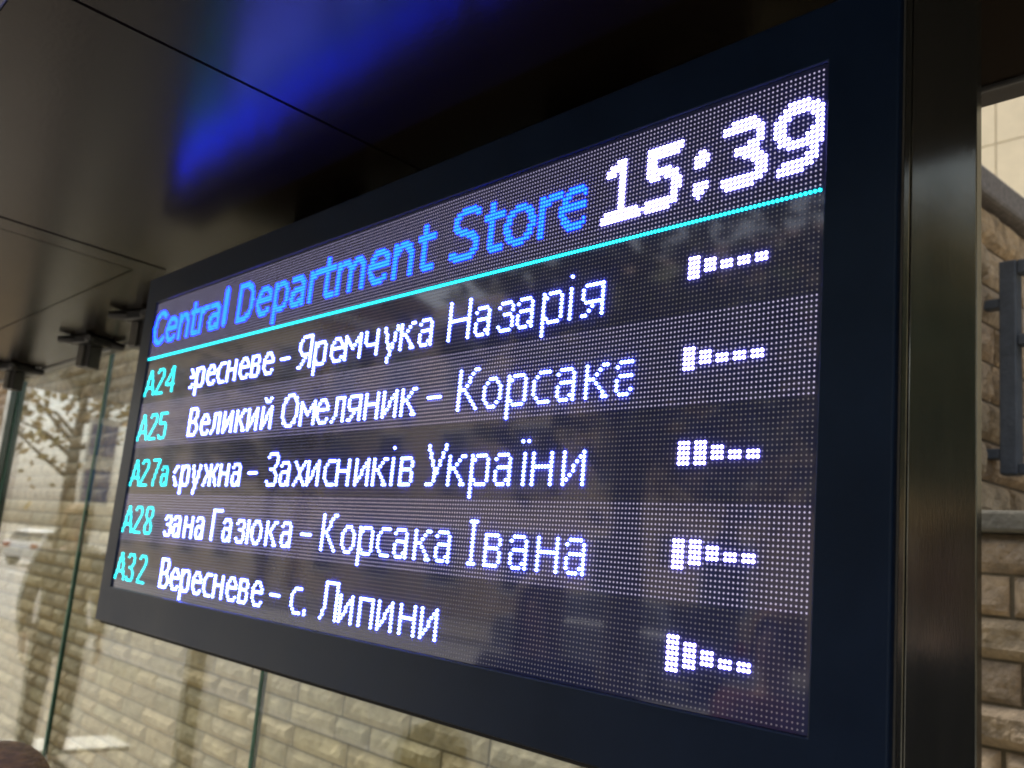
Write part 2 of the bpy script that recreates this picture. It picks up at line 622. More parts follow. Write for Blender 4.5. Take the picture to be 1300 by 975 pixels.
for x0, x1, y0, y1 in ((1.6835, 1.7375, 0.0, 0.010), (-2.745, -2.685, 0.39, 0.45), (-2.47, -2.40, -0.53, -0.46),
                       (2.70, 2.77, 0.36, 0.43)):
    bb = MB()
    bb.box(x0, x1, y0, y1, 0, ZC - 0.001 if x0 > -2.8 else ZC + 0.0)
    p_ = spart(bb, 'post', MT['post'], bevel=0.0008)
    if abs(x0 - 1.6835) < 1e-6:
        p_['label'] = 'wide satin bronze post beside the display'
bb = MB()
bb.box(1.6755, 1.6815, 0.0015, 0.009, 0, ZC - 0.001)
spart(bb, 'post_trim', MT['post'], bevel=0.001)


# ceiling clamps: star shaped base on the soffit, square body with a grey sleeve
def clamp(x, y, rot):
    e = empty('glass_clamp', (x, y + 0.2, ZC))
    e.parent = sh_
    e.rotation_euler = (0, 0, rot)
    bb = MB()
    for k in range(4):
        a = PI / 4 + k * PI / 2
        d = Vector((math.cos(a), math.sin(a), 0))
        bb.tube([d * 0.01 + Vector((0, 0, -0.012)), d * 0.06 + Vector((0, 0, -0.014)), d * 0.105 + Vector((0, 0, -0.018))],
                [0.020, 0.016, 0.010], 8)
    bb.build('clamp_arm', MT['steel'], e)
    bb = MB()
    bb.box(-0.055, 0.055, -0.05, 0.05, -0.028, -0.001)
    bb.build('base_plate', MT['steel'], e, bevel=0.004)
    bb = MB()
    bb.box(-0.03, 0.03, -0.024, 0.024, -0.105, -0.026)
    bb.build('clamp_body', MT['steel'], e, bevel=0.004)
    bb = MB()
    bb.box(-0.026, 0.004, -0.030, -0.0245, -0.103, -0.030)
    bb.build('clamp_sleeve', MT['clampgrey'], e, bevel=0.002)
    return e


clamp(-1.30, 0.275, 0.35)
clamp(-2.25, 0.29, 0.35)
clamp(-0.74, 0.245, 0.35)

# bench inside the shelter
bn = empty('bench', (-0.6, -0.02, 0))
tag(bn, 'brown slatted bench under the display along the glass wall', 'bench')
bb = MB()
for k in range(4):
    y = -0.17 + k * 0.095
    bb.box(-0.95, 0.95, y, y + 0.08, 0.42, 0.45)
bb.build('seat', MT['wood'], bn, bevel=0.004)
for x in (-0.75, 0.75):
    bb = MB()
    bb.box(x - 0.03, x + 0.03, -0.15, -0.10, 0, 0.418)
    bb.box(x - 0.03, x + 0.03, 0.13, 0.18, 0, 0.418)
    bb.box(x - 0.03, x + 0.03, -0.0995, 0.1295, 0.38, 0.418)
    bb.build('leg', MT['steel'], bn, bevel=0.003)

# ------------------------------------------------------------------ the LED departure display
P = 0.005
NC, NR = 320, 120
disp = empty('departure_display', (0.8, 0.05, zl(-0.672)))
tag(disp, 'black framed LED departure board hung under the ceiling, showing bus routes and the time', 'display')
DL = -Vector(disp.location)


def dpart(bm_, name, m, parent=None, **kw):
    oo = bm_.build(name, m, parent or disp, **kw)
    if parent is None:
        oo.location = DL
    return oo


X0, X1, ZB, ZT = -0.055, 1.6725, zl(-0.672), zl(0.063)
ox0, ox1, oz0, oz1 = 0.0025, 1.6030, zl(-0.6015), zl(0.0035)
bb = MB()
yf, yb = -0.0035, 0.09
out_ = [(X0, ZB), (X1, ZB), (X1, ZT), (X0, ZT)]
inn = [(ox0, oz0), (ox1, oz0), (ox1, oz1), (ox0, oz1)]
vs = [(x, yf, z) for x, z in out_] + [(x, yf, z) for x, z in inn] + [(x, yb, z) for x, z in out_] + [(x, 0.004, z) for x, z in inn]
fs = []
for k in range(4):
    j = (k + 1) % 4
    fs += [(k, j, 4 + j, 4 + k), (k, 8 + k, 8 + j, j), (4 + k, 4 + j, 12 + j, 12 + k)]
fs.append((8, 9, 10, 11))
fs.append((12, 13, 14, 15))
bb.add(vs, fs)
dpart(bb, 'frame', MT['bezel'], bevel=0.0018)
bb = MB()
bb.box(X0 + 0.02, X1 - 0.012, yf + 0.004, yf + 0.05, ZB - 0.0045, ZB - 0.0003)
dpart(bb, 'lower_lip', MT['void'])
bb = MB()
bb.box(0.08, 1.32, 0.0905, 0.27, ZB + 0.03, ZT - 0.006)  # unseen box added behind the display to keep light off the soffit
dpart(bb, 'light_block_box', MT['void'], bevel=0.004)
bb = MB()
bb.box(X1 + 0.0002, X1 + 0.0022, 0.004, 0.07, ZB + 0.004, ZT - 0.004)
dpart(bb, 'side_cover', MT['alu'])
bb = MB()
bb.box(0.002, 1.6035, 0.0, 0.0035, zl(-0.6012), zl(0.0032))
dpart(bb, 'screen', MT['mask'])
for x in (0.30, 1.05):
    bb = MB()
    bb.box(x, x + 0.16, 0.14, 0.20, ZT - 0.0055, ZC - 0.006)
    bb.box(x - 0.015, x + 0.175, 0.13, 0.21, ZC - 0.006, ZC - 0.001)
    hb = dpart(bb, 'hanger_bracket', MT['void'], bevel=0.002)
    bb = MB()
    bb.tube([(x + 0.02, 0.139, ZT + 0.03), (x + 0.02, 0.134, ZT + 0.03)], 0.007, 6)
    bb.build('bolt', MT['clampgrey'], hb)

# ---- glyphs, drawn on the LED grid
LOW = {
    'а': (9.0, ".####.|#....#|.....#|.#####|#....#|#....#|#...##|.###.#"),
    'в': (9.0, "#####.|#....#|#....#|#####.|#....#|#....#|#....#|#####."),
    'е': (9.0, "..###..|.#...#.|#.....#|#######|#......|#......|.#....#|..####."),
    'ж': (12.0, "#....#....#|.#...#...#.|..#..#..#..|...#####...|..#..#..#..|.#...#...#.|.#...#...#.|#....#....#"),
    'з': (7.8, ".####.|#....#|.....#|..###.|.....#|.....#|#....#|.####."),
    'и': (9.6, "#.....#|#....##|#...#.#|#..#..#|#..#..#|#.#...#|##....#|#.....#"),
    'й': (9.6, ".#...#.|..###..|.......|#.....#|#....##|#...#.#|#..#..#|#..#..#|#.#...#|##....#|#.....#"),
    'і': (4.1, "#|.|.|#|#|#|#|#|#|#|#"),
    'ї': (4.6, "#.#|...|...|.#.|.#.|.#.|.#.|.#.|.#.|.#.|.#."),
    'к': (8.9, "#....##|#...#..|#..#...|###....|#..#...|#...#..|#....#.|#....##"),
    'л': (9.4, "..#####|..#...#|..#...#|..#...#|..#...#|..#...#|.#....#|#.....#"),
    'м': (11.0, "#.......#|##.....##|#.#...#.#|#..#.#..#|#...#...#|#.......#|#.......#|#.......#"),
    'н': (9.7, "#.....#|#.....#|#.....#|#######|#.....#|#.....#|#.....#|#.....#"),
    'о': (9.1, "..###..|.#...#.|#.....#|#.....#|#.....#|#.....#|.#...#.|..###.."),
    'п': (9.7, "#######|#.....#|#.....#|#.....#|#.....#|#.....#|#.....#|#.....#"),
    'р': (9.3, "#.####.|##....#|#.....#|#.....#|#.....#|#.....#|##....#|#.####.|#......|#......|#......"),
    'с': (7.8, "..####|.#....|#.....|#.....|#.....|#.....|.#....|..####"),
    'у': (8.9, "#.....#|#.....#|.#...#.|.#...#.|.#...#.|..#.#..|..#.#..|...#...|...#...|..#....|..#...."),
    'х': (8.9, "#.....#|.#...#.|..#.#..|...#...|...#...|..#.#..|.#...#.|#.....#"),
    'ч': (9.3, "#.....#|#.....#|#.....#|#.....#|.######|......#|......#|......#"),
    'ю': (12.4, "#....###..|#...#...#.|#..#.....#|####.....#|#..#.....#|#..#.....#|#...#...#.|#....###.."),
    'я': (9.1, ".######|#.....#|#.....#|#.....#|.######|...#..#|..#...#|##....#"),
    'Я': (10.5, "..######|.#.....#|#......#|#......#|#......#|.#.....#|..######|....#..#|...#...#|..#....#|##.....#"),
    'Н': (11.3, "#.......#|#.......#|#.......#|#.......#|#.......#|#########|#.......#|#.......#|#.......#|#.......#|#.......#"),
    'В': (10.3, "######..|#.....#.|#.....#.|#.....#.|#....#..|######..|#.....#.|#......#|#......#|#.....#.|######.."),
    'О': (11.8, "...####...|.##....##.|.#......#.|#........#|#........#|#........#|#........#|#........#|.#......#.|.##....##.|...####..."),
    'К': (10.4, "#.....##|#....#..|#...#...|#...#...|#..#....|###.....|#..#....|#...#...|#....#..|#.....#.|#......#"),
    'З': (9.2, ".#####.|#.....#|......#|......#|.....#.|..###..|.....#.|......#|......#|#.....#|.#####."),
    'У': (9.4, "#.......#|#.......#|.#.....#.|.#.....#.|..#...#..|..#...#..|...#.#...|...#.#...|....#....|...#.....|###......"),
    'І': (6.0, "###|.#.|.#.|.#.|.#.|.#.|.#.|.#.|.#.|.#.|###"),
    'Г': (8.6, "#######|#......|#......|#......|#......|#......|#......|#......|#......|#......|#......"),
    'Л': (11.0, "..#######|..#.....#|..#.....#|..#.....#|..#.....#|..#.....#|..#.....#|..#.....#|.#......#|.#......#|#.......#"),
    'А': (10.3, "....##....|....##....|...#..#...|...#..#...|..#....#..|..#....#..|..#....#..|.########.|.#......#.|#........#|#........#"),
    '2': (9.6, ".#####.|#.....#|......#|......#|.....#.|....#..|...#...|..#....|.#.....|#......|#######"),
    '3': (9.6, ".#####.|#.....#|......#|......#|.....#.|..###..|.....#.|......#|......#|#.....#|.#####."),
    '4': (9.6, ".....##.|....#.#.|....#.#.|...#..#.|..#...#.|.#....#.|#.....#.|########|......#.|......#.|......#."),
    '5': (9.6, "#######|#......|#......|#......|######.|......#|......#|......#|......#|#.....#|.#####."),
    '7': (9.6, "#######|......#|.....#.|.....#.|....#..|....#..|...#...|...#...|..#....|..#....|..#...."),
    '8': (9.6, ".#####.|#.....#|#.....#|#.....#|.#...#.|..###..|.#...#.|#.....#|#.....#|#.....#|.#####."),
    '-': (6.8, None), '.': (5.5, None), ' ': (5.3, None),
}


def text_cells(words, base, clip0=0, clip1=NC - 1):
    """cells (col,row) of words placed from their first to their last column; base is the bottom row."""
    cells = set()
    for wd, w0, w1 in words:
        nat = sum(LOW[ch][0] for ch in wd) - 2.0
        k_ = (w1 - w0) / nat if w1 else 1.0
        x = w0
        for ch in wd:
            adv, art = LOW[ch]
            ix = int(round(x))
            if ch == '-':
                cells |= {(ix + k, base - 4) for k in range(6)}
            elif ch == '.':
                cells |= {(ix, base), (ix, base - 1)}
            else:
                rows = art.split('|')
                nx = int(round(x + adv * k_))
                while len(rows[0]) > 4 and ix + len(rows[0]) > nx - 1:
                    m_ = len(rows[0]) // 2
                    rows = [l[:m_ - 1] + ('#' if '#' in l[m_ - 1:m_ + 1] else '.') + l[m_ + 1:] for l in rows]
                desc = 3 if ch in 'ру' else 0
                for r, line in enumerate(rows):
                    rr = base + desc - (len(rows) - 1) + r
                    for k, c in enumerate(line):
                        if c == '#':
                            cells.add((ix + k, rr))
            x += adv * k_
    return {(c, r) for c, r in cells if clip0 <= c <= clip1 and 0 <= r < NR}


def stroke_cells(strokes, x, base, rad, clip1=NC - 1):
    """polyline strokes rasterised to LEDs; y up from the baseline."""
    cells = set()
    for pl in strokes:
        for i in range(len(pl) - 1):
            ax, ay = pl[i]
            bx, by = pl[i + 1]
            for c in range(int(min(ax, bx) - 3), int(max(ax, bx) + 4)):
                for r in range(int(min(ay, by) - 3), int(max(ay, by) + 4)):
                    px, py = c + 0.5, r + 0.5
                    L = (bx - ax) ** 2 + (by - ay) ** 2
                    t = 0 if L == 0 else max(0, min(1, ((px - ax) * (bx - ax) + (py - ay) * (by - ay)) / L))
                    d = math.hypot(px - ax - t * (bx - ax), py - ay - t * (by - ay))
                    if d <= rad:
                        cells.add((c, r))
    return {(c + int(round(x)), base - r) for c, r in cells if c + int(round(x)) <= clip1}


def arc(cx, cy, rx, ry, a0, a1, n=18):
    return [(cx + rx * math.cos(math.radians(a0 + (a1 - a0) * k / n)), cy + ry * math.sin(math.radians(a0 + (a1 - a0) * k / n)))
            for k in range(n + 1)]


BIG = {
    'C': (14.0, [arc(7.6, 7.5, 6.2, 6.4, 48, 312)]),
    'e': (12.0, [[(1.5, 6.0), (10, 6.0)] , arc(5.8, 5.5, 4.6, 4.6, 5, 318)]),
    'n': (12.7, [[(2, 1), (2, 10)], [(2, 8)] + arc(6.0, 6.6, 3.6, 3.4, 150, 0) + [(9.6, 1)]]),
    't': (8.0, [[(3, 13.4), (3, 3)] + arc(5.2, 3.2, 2.2, 2.2, 180, 270, 6) + [(7, 1)], [(1, 10), (6.6, 10)]]),
    'r': (8.5, [[(2, 1), (2, 10)], [(2, 7.8), (4, 9.4), (7.6, 10)]]),
    'a': (12.0, [[(2, 9.6), (4.5, 10.1), (7, 10), (8.8, 8.5), (9, 6.5), (9, 1)], [(9, 6), (5, 6), (2.3, 5), (1.4, 3.2), (2.4, 1.4), (4.5, 1), (6.8, 1.4), (9, 3.2)]]),
    'l': (5.5, [[(2.5, 1), (2.5, 15)]]),
    'D': (15.4, [[(2, 1), (2, 14), (6, 14)] + arc(6.4, 7.5, 6.1, 6.5, 88, -88) + [(2, 1)]]),
    'p': (12.5, [[(2, -3), (2, 10)], arc(6.0, 5.5, 4.2, 4.5, 0, 360, 24)]),
    'm': (19.5, [[(2, 1), (2, 10)], [(2, 8)] + arc(5.7, 6.6, 3.4, 3.4, 150, 0) + [(9.1, 1)], [(9.1, 8)] + arc(12.9, 6.6, 3.4, 3.4, 150, 0) + [(16.3, 1)]]),
    'S': (13.7, [[(11, 13.2), (8.5, 14), (5, 14), (2.6, 12.8), (2, 10.6), (3.2, 8.8), (6, 7.8), (9.4, 6.7), (11, 5), (11, 3), (9.4, 1.4), (6.5, 1), (3.5, 1), (1, 2)]]),
    'o': (12.1, [arc(6.0, 5.5, 4.6, 4.5, 0, 360, 24)]),
    ' ': (7.0, []),
}
DIG = {
    '1': [[(2.0, 12.2), (6.0, 13.8), (6.0, 1.2)], [(1.6, 1.2), (10.4, 1.2)]],
    '5': [[(9.6, 13.8), (2.6, 13.8), (2.6, 8.6), (6, 8.9), (8.8, 7.6), (9.6, 5), (8.8, 2.6), (6.4, 1.2), (1.6, 1.6)]],
    ':': [[(2.5, 2.0), (3.0, 2.6)], [(2.5, 8.6), (3.0, 9.2)]],
    '3': [[(1.2, 13), (4, 13.8), (7, 13.7), (9, 12.2), (9, 10), (7.4, 8.3), (4.4, 7.9), (7.8, 7.2), (9.6, 5), (9.2, 2.7), (7, 1.3), (4, 1.2), (1, 1.8)]],
    '9': [arc(5.8, 9.8, 4.3, 4.0, 0, 360, 24), [(10.1, 10), (9.8, 6.2), (8.4, 3), (6, 1.4), (2, 1.2)]],
}
lit = {}          # cell -> part key


def put(cells, key):
    for c in cells:
        if 0 <= c[0] < NC and 0 <= c[1] < NR:
            lit[c] = key


x = 0.6
nw = 0
for ch in "Central Department Store":
    adv, st = BIG[ch]
    nw += ch == ' '
    put(stroke_cells(st, x, 18, 1.06, 258), ('header_word', nw))
    x += adv
put({(c, 24) for c in range(NC)}, ('divider_line', 0))
clk = set()
for ch, xo in zip("15:39", (264, 276, 289, 297, 309)):
    clk |= stroke_cells(DIG[ch], xo, 19, 1.32 if ch != ':' else 1.8)
put(clk, ('clock_lettering', 0))
ROWS = [("А24", 33, [("ересневе", 44, 115), ("-", 120, 0), ("Яремчука", 132, 205), ("Назарія", 211, 267)], 48, 319),
        ("А25", 33, [("Великий", 53, 120), ("Омеляник", 126.5, 200), ("-", 205, 0), ("Корсака", 217.5, 279)], 47, 276),
        ("А27а", 42, [("кружна", 43, 104), ("-", 108.5, 0), ("Захисників", 121, 202.5), ("України", 208, 265)], 46, 319),
        ("А28", 34, [("зана", 45, 81), ("Газюка", 86, 143), ("-", 148, 0), ("Корсака", 160, 222.5), ("Івана", 228, 268)], 44, 319),
        ("А32", 35, [("Вересневе", 47.5, 129), ("-", 134, 0), ("с.", 147, 159), ("Липини", 163.5, 220)], 46, 319)]
BARS = [(5, 3, 2, 2, 2), (5, 3, 2, 2, 2), (5, 5, 3, 2, 2), (6, 5, 3, 2, 2), (7, 5, 3, 2, 2)]
TOPS = {2: 34, 3: 33, 5: 32, 6: 32, 7: 31}
for k, (num, n1, words, c0, c1) in enumerate(ROWS):
    base = 40 + 19 * k
    put(text_cells([(num, 2, n1)], base, 0, 44), ('route_lettering', k))
    for q, wd in enumerate(words):
        put(text_cells([wd], base, c0, c1), ('destination_word', k, q))
    for q, h in enumerate(BARS[k]):
        put({(290 + q * 4 + c, TOPS[h] + 19 * k + r) for c in range(3) for r in range(h)}, ('arrival_bar', k, q))


def led_dome(mb, c, r, rad, h, n=6):
    cx, cz = (c + 0.5) * P, zl(-(r + 0.5) * P)
    vs = []
    for (rr, hh) in ((rad, 0.0002), (rad * 0.86, h * 0.7), (rad * 0.5, h)):
        for k in range(n):
            a = 2 * PI * k / n + PI / 6
            vs.append((cx + rr * math.cos(a), -hh, cz + rr * math.sin(a)))
    fs = []
    for q in range(2):
        for k in range(n):
            fs.append((q * n + k, q * n + (k + 1) % n, (q + 1) * n + (k + 1) % n, (q + 1) * n + k))
    fs.append(tuple(2 * n + k for k in range(n)))
    mb.add(vs, fs)


def led_flat(mb, c, r, rad, h=0.0005, n=6):
    cx, cz = (c + 0.5) * P, zl(-(r + 0.5) * P)
    vs = [(cx + rad * math.cos(2 * PI * k / n + PI / 6), -h, cz + rad * math.sin(2 * PI * k / n + PI / 6)) for k in range(n)]
    mb.add(vs, [tuple(range(n))])


parts = {}
dim, unlit = MB(), MB()
for r in range(NR):
    band = -1 if r < 24 else (r - 25) // 19
    bright = (band == -1) or (band in (1, 3))
    for c in range(NC):
        key = lit.get((c, r))
        if key:
            led_dome(parts.setdefault(key, MB()), c, r, 0.36 * P, 0.42 * P)  # lit LEDs drawn wider than the rest to imitate bloom
        elif bright:
            led_flat(dim, c, r, 0.205 * P)
        else:
            led_flat(unlit, c, r, 0.185 * P)
dpart(dim, 'dim_leds', MT['led_dim'])
dpart(unlit, 'unlit_leds', MT['led_unlit_glow'])
MK = {'header_word': 'led_blue', 'divider_line': 'led_cyan', 'clock_lettering': 'led_clock', 'route_lettering': 'led_cyan',
      'destination_word': 'led_white', 'arrival_bar': 'led_clock'}
HEAD = ("Central", "Department", "Store")
for key in sorted(parts):
    o = dpart(parts[key], key[0], MT[MK[key[0]]])
    if key[0] == 'header_word':
        o['label'] = 'blue word ' + HEAD[key[1]] + ' of the stop name'
    elif key[0] == 'divider_line':
        o['label'] = 'thin cyan line under the stop name'
    elif key[0] == 'clock_lettering':
        o['label'] = 'large white time at the top right'
    elif key[0] == 'route_lettering':
        o['label'] = 'cyan route number ' + ROWS[key[1]][0]
    elif key[0] == 'destination_word':
        o['label'] = 'white word ' + ROWS[key[1]][2][key[2]][0] + ' in the row of route ' + ROWS[key[1]][0]


# ------------------------------------------------------------------ people
def skin_mesh(name, verts, edges, rads, m, parent, sub=2):
    me = bpy.data.meshes.new(name)
    bm = bmesh.new()
    sk = bm.verts.layers.skin.verify()
    bv = []
    for k, p in enumerate(verts):
        v = bm.verts.new(p)
        r = rads[k]
        v[sk].radius = r if isinstance(r, tuple) else (r, r)
        v[sk].use_root = (k == 0)
        bv.append(v)
    for a, b in edges:
        bm.edges.new((bv[a], bv[b]))
    bm.to_mesh(me)
    bm.free()
    me.materials.append(m)
    o = bpy.data.objects.new(name, me)
    COL.objects.link(o)
    if parent:
        o.parent = parent
    s = o.modifiers.new('skin', 'SKIN')
    s.use_smooth_shade = True
    if sub:
        q = o.modifiers.new('sub', 'SUBSURF')
        q.levels = sub
        q.render_levels = sub
    return o


def ellipsoid(mb, c, r, n=20, k=12, zmin=-1.0, wob=0.0, seed=0):
    c = Vector(c)
    vs, fs = [], []
    for j in range(k + 1):
        ph = -PI / 2 + PI * j / k
        ph = max(ph, math.asin(zmin))
        for i in range(n):
            th = 2 * PI * i / n
            w = 1 + wob * noise.noise(Vector((math.cos(th) * 2 + seed, math.sin(th) * 2, ph * 1.5)))
            vs.append(c + Vector((r[0] * math.cos(ph) * math.cos(th) * w, r[1] * math.cos(ph) * math.sin(th) * w, r[2] * math.sin(ph) * w)))
    for j in range(k):
        for i in range(n):
            fs.append((j * n + i, j * n + (i + 1) % n, (j + 1) * n + (i + 1) % n, (j + 1) * n + i))
    mb.add(vs, fs)


def person(loc, rz, height, coat, trousers, hair, seated, label, long_hair=False):
    root = empty('person', loc, rz)
    tag(root, label, 'person')
    s = height / 1.75
    hip = 0.52 if seated else 0.92
    up = (hip - 0.92)

    def Pz(x, y, z):
        return Vector((x * s, y * s, (z + up) * s if not seated else (z + up) * s))
    # body: pelvis, spine, neck, head, arms with hands, legs; figure faces -y
    V, Eg, Rr = [], [], []

    def add(p, r, prev=None):
        V.append(p)
        Rr.append(r if not isinstance(r, tuple) else r)
        if prev is not None:
            Eg.append((prev, len(V) - 1))
        return len(V) - 1
    pel = add(Pz(0, 0, 0.94), (0.135 * s, 0.10 * s))
    w_ = add(Pz(0, 0, 1.10), (0.12 * s, 0.09 * s), pel)
    ch = add(Pz(0, 0.01, 1.32), (0.15 * s, 0.105 * s), w_)
    nb = add(Pz(0, 0.01, 1.45), (0.07 * s, 0.06 * s), ch)
    nk = add(Pz(0, -0.005, 1.52), 0.052 * s, nb)
    jw = add(Pz(0, -0.02, 1.585), (0.064 * s, 0.075 * s), nk)
    hd = add(Pz(0, -0.008, 1.66), (0.074 * s, 0.090 * s), jw)
    add(Pz(0, 0.0, 1.715), (0.060 * s, 0.074 * s), hd)
    sleeves = []
    for sd in (-1, 1):
        sh = add(Pz(0.185 * sd, 0.01, 1.40), 0.055 * s, ch)
        if seated:
            pts = [Pz(0.225 * sd, -0.02, 1.13), Pz(0.16 * sd, -0.25, 1.05)]
        else:
            pts = [Pz(0.235 * sd, 0.02, 1.12), Pz(0.235 * sd, -0.06, 0.88)]
        el = add(pts[0], 0.042 * s, sh)
        wr = add(pts[1], 0.028 * s, el)
        d = (pts[1] - pts[0]).normalized()
        pm = add(pts[1] + d * 0.07 * s, (0.036 * s, 0.018 * s), wr)
        side_ = Vector((0, 1, 0)) if not seated else Vector((1, 0, 0))
        for q in range(4):
            o1 = side_ * ((q - 1.5) * 0.020 * s)
            ln = (0.060, 0.070, 0.066, 0.050)[q] * s
            b1 = add(pts[1] + d * (0.07 * s + 0.03 * s) + o1, 0.009 * s, pm)
            b2 = add(pts[1] + d * (0.10 * s + ln * 0.5) + o1 + Vector((-0.006 * sd, 0, 0)) * s, 0.008 * s, b1)
            add(pts[1] + d * (0.10 * s + ln * 0.95) + o1 + Vector((-0.02 * sd, 0, 0)) * s, 0.007 * s, b2)
        t1 = add(pts[1] + d * 0.05 * s - side_ * 0.035 * s, 0.010 * s, pm)
        add(pts[1] + d * 0.085 * s - side_ * 0.052 * s, 0.008 * s, t1)
        sleeves.append((V[sh], pts[0], pts[1]))
    legs = []
    for sd in (-1, 1):
        hj = add(Pz(0.09 * sd, 0, 0.88), 0.085 * s, pel)
        if seated:
            kn, an, toe = Pz(0.10 * sd, -0.44, 0.90), Pz(0.10 * sd, -0.44, 0.47), Pz(0.11 * sd, -0.62, 0.435)
        else:
            kn, an, toe = Pz(0.10 * sd, -0.01, 0.50), Pz(0.10 * sd, 0.02, 0.09), Pz(0.115 * sd, -0.15, 0.035)
        k_ = add(kn, 0.055 * s, hj)
        a_ = add(an, 0.036 * s, k_)
        add(toe, 0.030 * s, a_)
        legs.append((V[hj], kn, an, toe))
    skin_mesh('body', V, Eg, Rr, MT['skin'], root, 1)
    # face: nose, ears, eyes, mouth
    fb = MB()
    ellipsoid(fb, Pz(0, -0.108, 1.635), (0.013 * s, 0.018 * s, 0.022 * s), 8, 6)
    for sd in (-1, 1):
        ellipsoid(fb, Pz(0.080 * sd, 0.005, 1.64), (0.010 * s, 0.018 * s, 0.030 * s), 8, 6)
    fb.build('nose_and_ears', MT['skin'], root, smooth=True)
    fb = MB()
    for sd in (-1, 1):
        ellipsoid(fb, Pz(0.031 * sd, -0.088, 1.662), (0.012 * s, 0.008 * s, 0.007 * s), 8, 6)
    fb.build('eyes', MT['eye'], root, smooth=True)
    fb = MB()
    ellipsoid(fb, Pz(0, -0.098, 1.588), (0.024 * s, 0.008 * s, 0.007 * s), 10, 6)
    fb.build('mouth', MT['lip'], root, smooth=True)
    # coat: torso and sleeves
    V2 = [Pz(0, 0, 0.94), Pz(0, 0, 1.12), Pz(0, 0.01, 1.33), Pz(0, 0.012, 1.445)]
    R2 = [(0.175 * s, 0.135 * s), (0.16 * s, 0.125 * s), (0.18 * s, 0.13 * s), (0.095 * s, 0.085 * s)]
    E2 = [(0, 1), (1, 2), (2, 3)]
    if not seated:
        V2.append(Pz(0, 0, 0.76))
        R2.append((0.19 * s, 0.15 * s))
        E2.append((0, 4))
    for (a, b_, c_) in sleeves:
        i0 = len(V2)
        V2 += [a, b_, b_.lerp(c_, 0.92)]
        R2 += [0.078 * s, 0.062 * s, 0.048 * s]
        E2 += [(2, i0), (i0, i0 + 1), (i0 + 1, i0 + 2)]
    skin_mesh('coat', V2, E2, R2, coat, root, 1)
    V3 = [Pz(0, 0, 0.92)]
    R3 = [(0.15 * s, 0.115 * s)]
    E3 = []
    for (a, b_, c_, t) in legs:
        i0 = len(V3)
        V3 += [a, b_, b_.lerp(c_, 0.95)]
        R3 += [0.102 * s, 0.075 * s, 0.062 * s]
        E3 += [(0, i0), (i0, i0 + 1), (i0 + 1, i0 + 2)]
    skin_mesh('trousers', V3, E3, R3, trousers, root, 1)
    for (a, b_, c_, t) in legs:
        fb = MB()
        mid = (c_ + t) / 2
        ellipsoid(fb, (mid.x, mid.y - 0.01 * s, mid.z - 0.0), (0.05 * s, 0.13 * s, 0.05 * s), 14, 8, -0.7)
        fb.build('shoe', MT['coat_black'], root, smooth=True)
    # hair: cap with strand ridges
    hb = MB()
    c = Pz(0, 0.012, 1.672)
    n, k = 72, 18
    vs, fs = [], []
    for j in range(k + 1):
        f = j / k
        for i in range(n):
            th = 2 * PI * i / n
            front = max(0, -math.sin(th))
            low = -0.10 - (0.20 if long_hair else 0.02) + 0.16 * front ** 2 + (0.20 if long_hair else 0.02) * front
            zt = 0.100
            ph = PI / 2 * (1 - f)
            z = low + (zt - low) * math.sin(ph)
            rr = math.cos(ph) ** 0.75 if f < 0.6 else 1.0 - 0.06 * (f - 0.6)
            rr = min(1.0, math.sqrt(max(0, 1 - max(0, z / zt) ** 2)) * 1.02) if z > 0 else 1.0 + 0.1 * z
            w = 1 + 0.022 * math.sin(th * 24 + f * 3.0) * (0.3 + f) + 0.05 * noise.noise(Vector((th * 2.2, f * 2, loc[0])))
            vs.append(c + Vector((0.093 * math.cos(th) * rr * w, 0.112 * math.sin(th) * rr * w, z)) * s)
    for j in range(k):
        for i in range(n):
            fs.append((j * n + i, j * n + (i + 1) % n, (j + 1) * n + (i + 1) % n, (j + 1) * n + i))
    hb.add(vs, fs)
    hb.build('hair', hair, root, smooth=True)
    return root


person((1.00, -1.52, 0.0), 2.75, 1.86, MT['coat_black'], MT['coat_black'], MT['hair_brown'], False,
       'tall person in a long black coat mirrored in the post', False)
# seated under the display: only the crown of the head reaches into the picture
person((-0.105, -0.13, 0.0), 0.25, 1.55, MT['coat_navy'], MT['jeans'], MT['hair_brown'], True,
       'person with brown hair seated on the bench below the display', True)
person((-0.42, -1.62, 0.0), 2.6, 1.62, MT['coat_black'], MT['jeans'], MT['hair_fair'], False,
       'person with fair hair in a black coat mirrored in the lower part of the screen', True)
person((0.25, -2.05, 0.0), 3.0, 1.58, MT['coat_red'], MT['jeans'], MT['hair_brown'], False,
       'person in a dark red coat mirrored at the bottom right of the screen', False)
person((-4.95, -0.66, 0.0), 1.6, 1.78, MT['coat_black'], MT['coat_black'], MT['hair_brown'], False,
       'person in a black coat mirrored in the glass left of the display', False)


